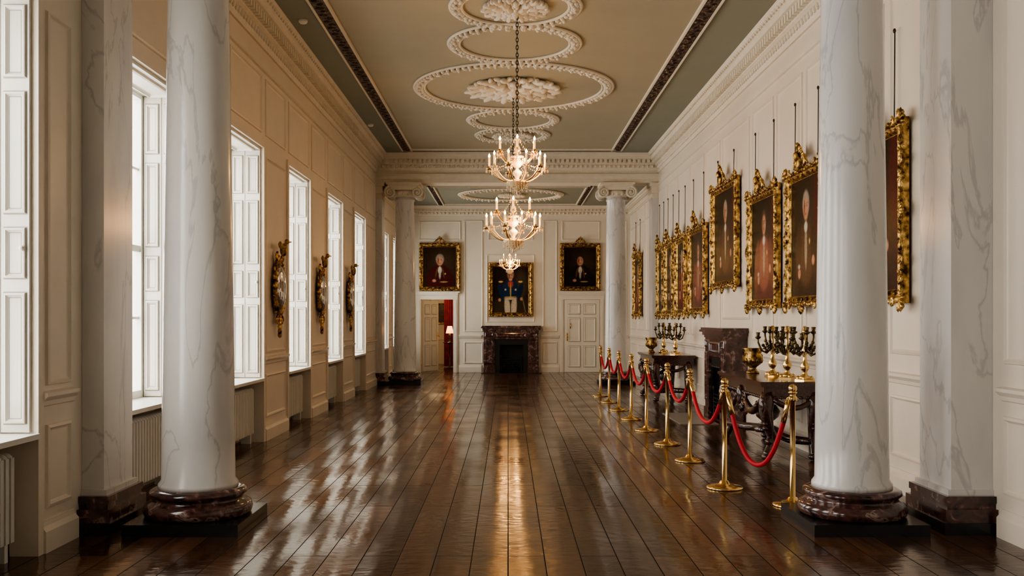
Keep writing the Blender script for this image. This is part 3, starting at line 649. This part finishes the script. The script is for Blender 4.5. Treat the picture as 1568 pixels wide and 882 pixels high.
m=MB(); m.lathe([(.07,0),(.07,.02),(.05,.035),(.035,.06),(.045,.075),(.09,.11),(.105,.16),(.10,.20),(.09,.22),(.115,.27),(.12,.285),(.10,.285),(.08,.23),(.07,.2)],(0,0,0),GOLD,24)
for s in (-1,1): m.tube([(s*.095,0,.13),(s*.135,0,.15),(s*.14,0,.2),(s*.10,0,.23)],.010,GOLD,6)
for i in range(14): a=2*pi*i/14; m.ell((.095*math.cos(a),.095*math.sin(a),.15),(.02,.02,.035),GOLD,6,4)
ur=m.build('gilt_urn',(3.05,11.80,.86),.5,1.1); clone(ur,(2.86,18.9,.86),.8,1.05)
# ------------------------------------------------------------------ stanchions and ropes
PO=[(2.35,7.82),(1.97,8.62),(1.97,10.26),(1.95,11.6),(1.90,13.0),(1.88,14.45),(1.86,15.9),(1.85,17.35),(1.83,18.75)]
m=MB(); m.lathe([(.165,0),(.165,.012),(.155,.022),(.10,.032),(.05,.045),(.035,.07),(.022,.075),(.022,.86),(.034,.865),(.034,.90),(.024,.905),(.024,.925),(.036,.93),(.036,.938),(.018,.945)],(0,0,0),BRASS,28)
m.ell((0,0,.968),(.036,.036,.036),BRASS,14,10)
for k in range(4): a=k*pi/2+.78; m.tube([(.03*math.cos(a)+.012*math.cos(t*pi/4)*math.cos(a)+.008*math.cos(a),.03*math.sin(a)+.012*math.cos(t*pi/4)*math.sin(a)+.008*math.sin(a),.88+.012*math.sin(t*pi/4)) for t in range(8)],.004,BRASS,5,True)
st=None
for i,(x,y) in enumerate(PO):
    if st is None: st=m.build('brass_stanchion',(x,y,0))
    else: clone(st,(x,y,0))
for i in range(len(PO)-1):
    (x1,y1),(x2,y2)=PO[i],PO[i+1]; sag=.60 if i==0 else (.36 if i==1 else .28)
    d=Vector((x2-x1,y2-y1,0)); Ld=d.length; d/=Ld; a=Vector((x1,y1,.875))+d*.045; e=Vector((x2,y2,.875))-d*.045; pts=[]
    for t in range(25):
        u=t/24; p=a.lerp(e,u); p.z-=sag*(1-abs(2*u-1)**2.2); pts.append(p)
    m=MB(); m.tube(pts[1:-1],.021,REDV,10); m.tube(pts[:3],.023,BRASS,10); m.tube(pts[-3:],.023,BRASS,10); m.build('velvet_rope')
m=MB(); m.lathe([(.0,-.045),(.04,-.045),(.055,-.03),(.06,0)],(0,0,0),DETEC,16); sd=m.build('smoke_detector',(-2.62,12.1,ZC)); clone(sd,(-2.7,18.6,ZC))
m=MB(); m.box(-.012,0,-.06,.06,-.04,.04,BRASS); m.box(-.014,-.012,-.015,.015,-.012,.012,BLACK); m.build('wall_socket',(XR-.046,7.72,.08))
# ------------------------------------------------------------------ light
w=bpy.data.worlds.new('World'); bpy.context.scene.world=w; w.use_nodes=True
bgd=w.node_tree.nodes['Background']; bgd.inputs[0].default_value=(1,.975,.93,1); bgd.inputs[1].default_value=7.6
def portal(loc,rot,sx,sy):
    l=bpy.data.lights.new('window_portal','AREA'); l.shape='RECTANGLE'; l.size=sx; l.size_y=sy; l.cycles.is_portal=True
    o=bpy.data.objects.new('window_portal',l); bpy.context.collection.objects.link(o); o.location=loc; o.rotation_euler=rot
for c,h in WIN: portal((-3.58,c,(SILL+HEAD)/2),(0,-pi/2,0),HEAD-SILL,2*h)
l=bpy.data.lights.new('hall_bulb','POINT'); l.energy=40; l.color=(1,.7,.4); l.shadow_soft_size=.1
o=bpy.data.objects.new('hall_bulb',l); bpy.context.collection.objects.link(o); o.location=(-2.2,29,2.5)
# ------------------------------------------------------------------ camera
cam=bpy.data.cameras.new('Camera'); co=bpy.data.objects.new('Camera',cam); bpy.context.collection.objects.link(co)
co.location=(0,0,1.55); co.rotation_euler=(pi/2,0,0); cam.lens=1450/1568*36; cam.sensor_width=36; cam.shift_y=.0293; cam.shift_x=.0038
bpy.context.scene.camera=co
vs=bpy.context.scene.view_settings
try: vs.view_transform='AgX'; vs.look='AgX - Medium High Contrast'
except Exception as e: print(e)
vs.exposure=0.35
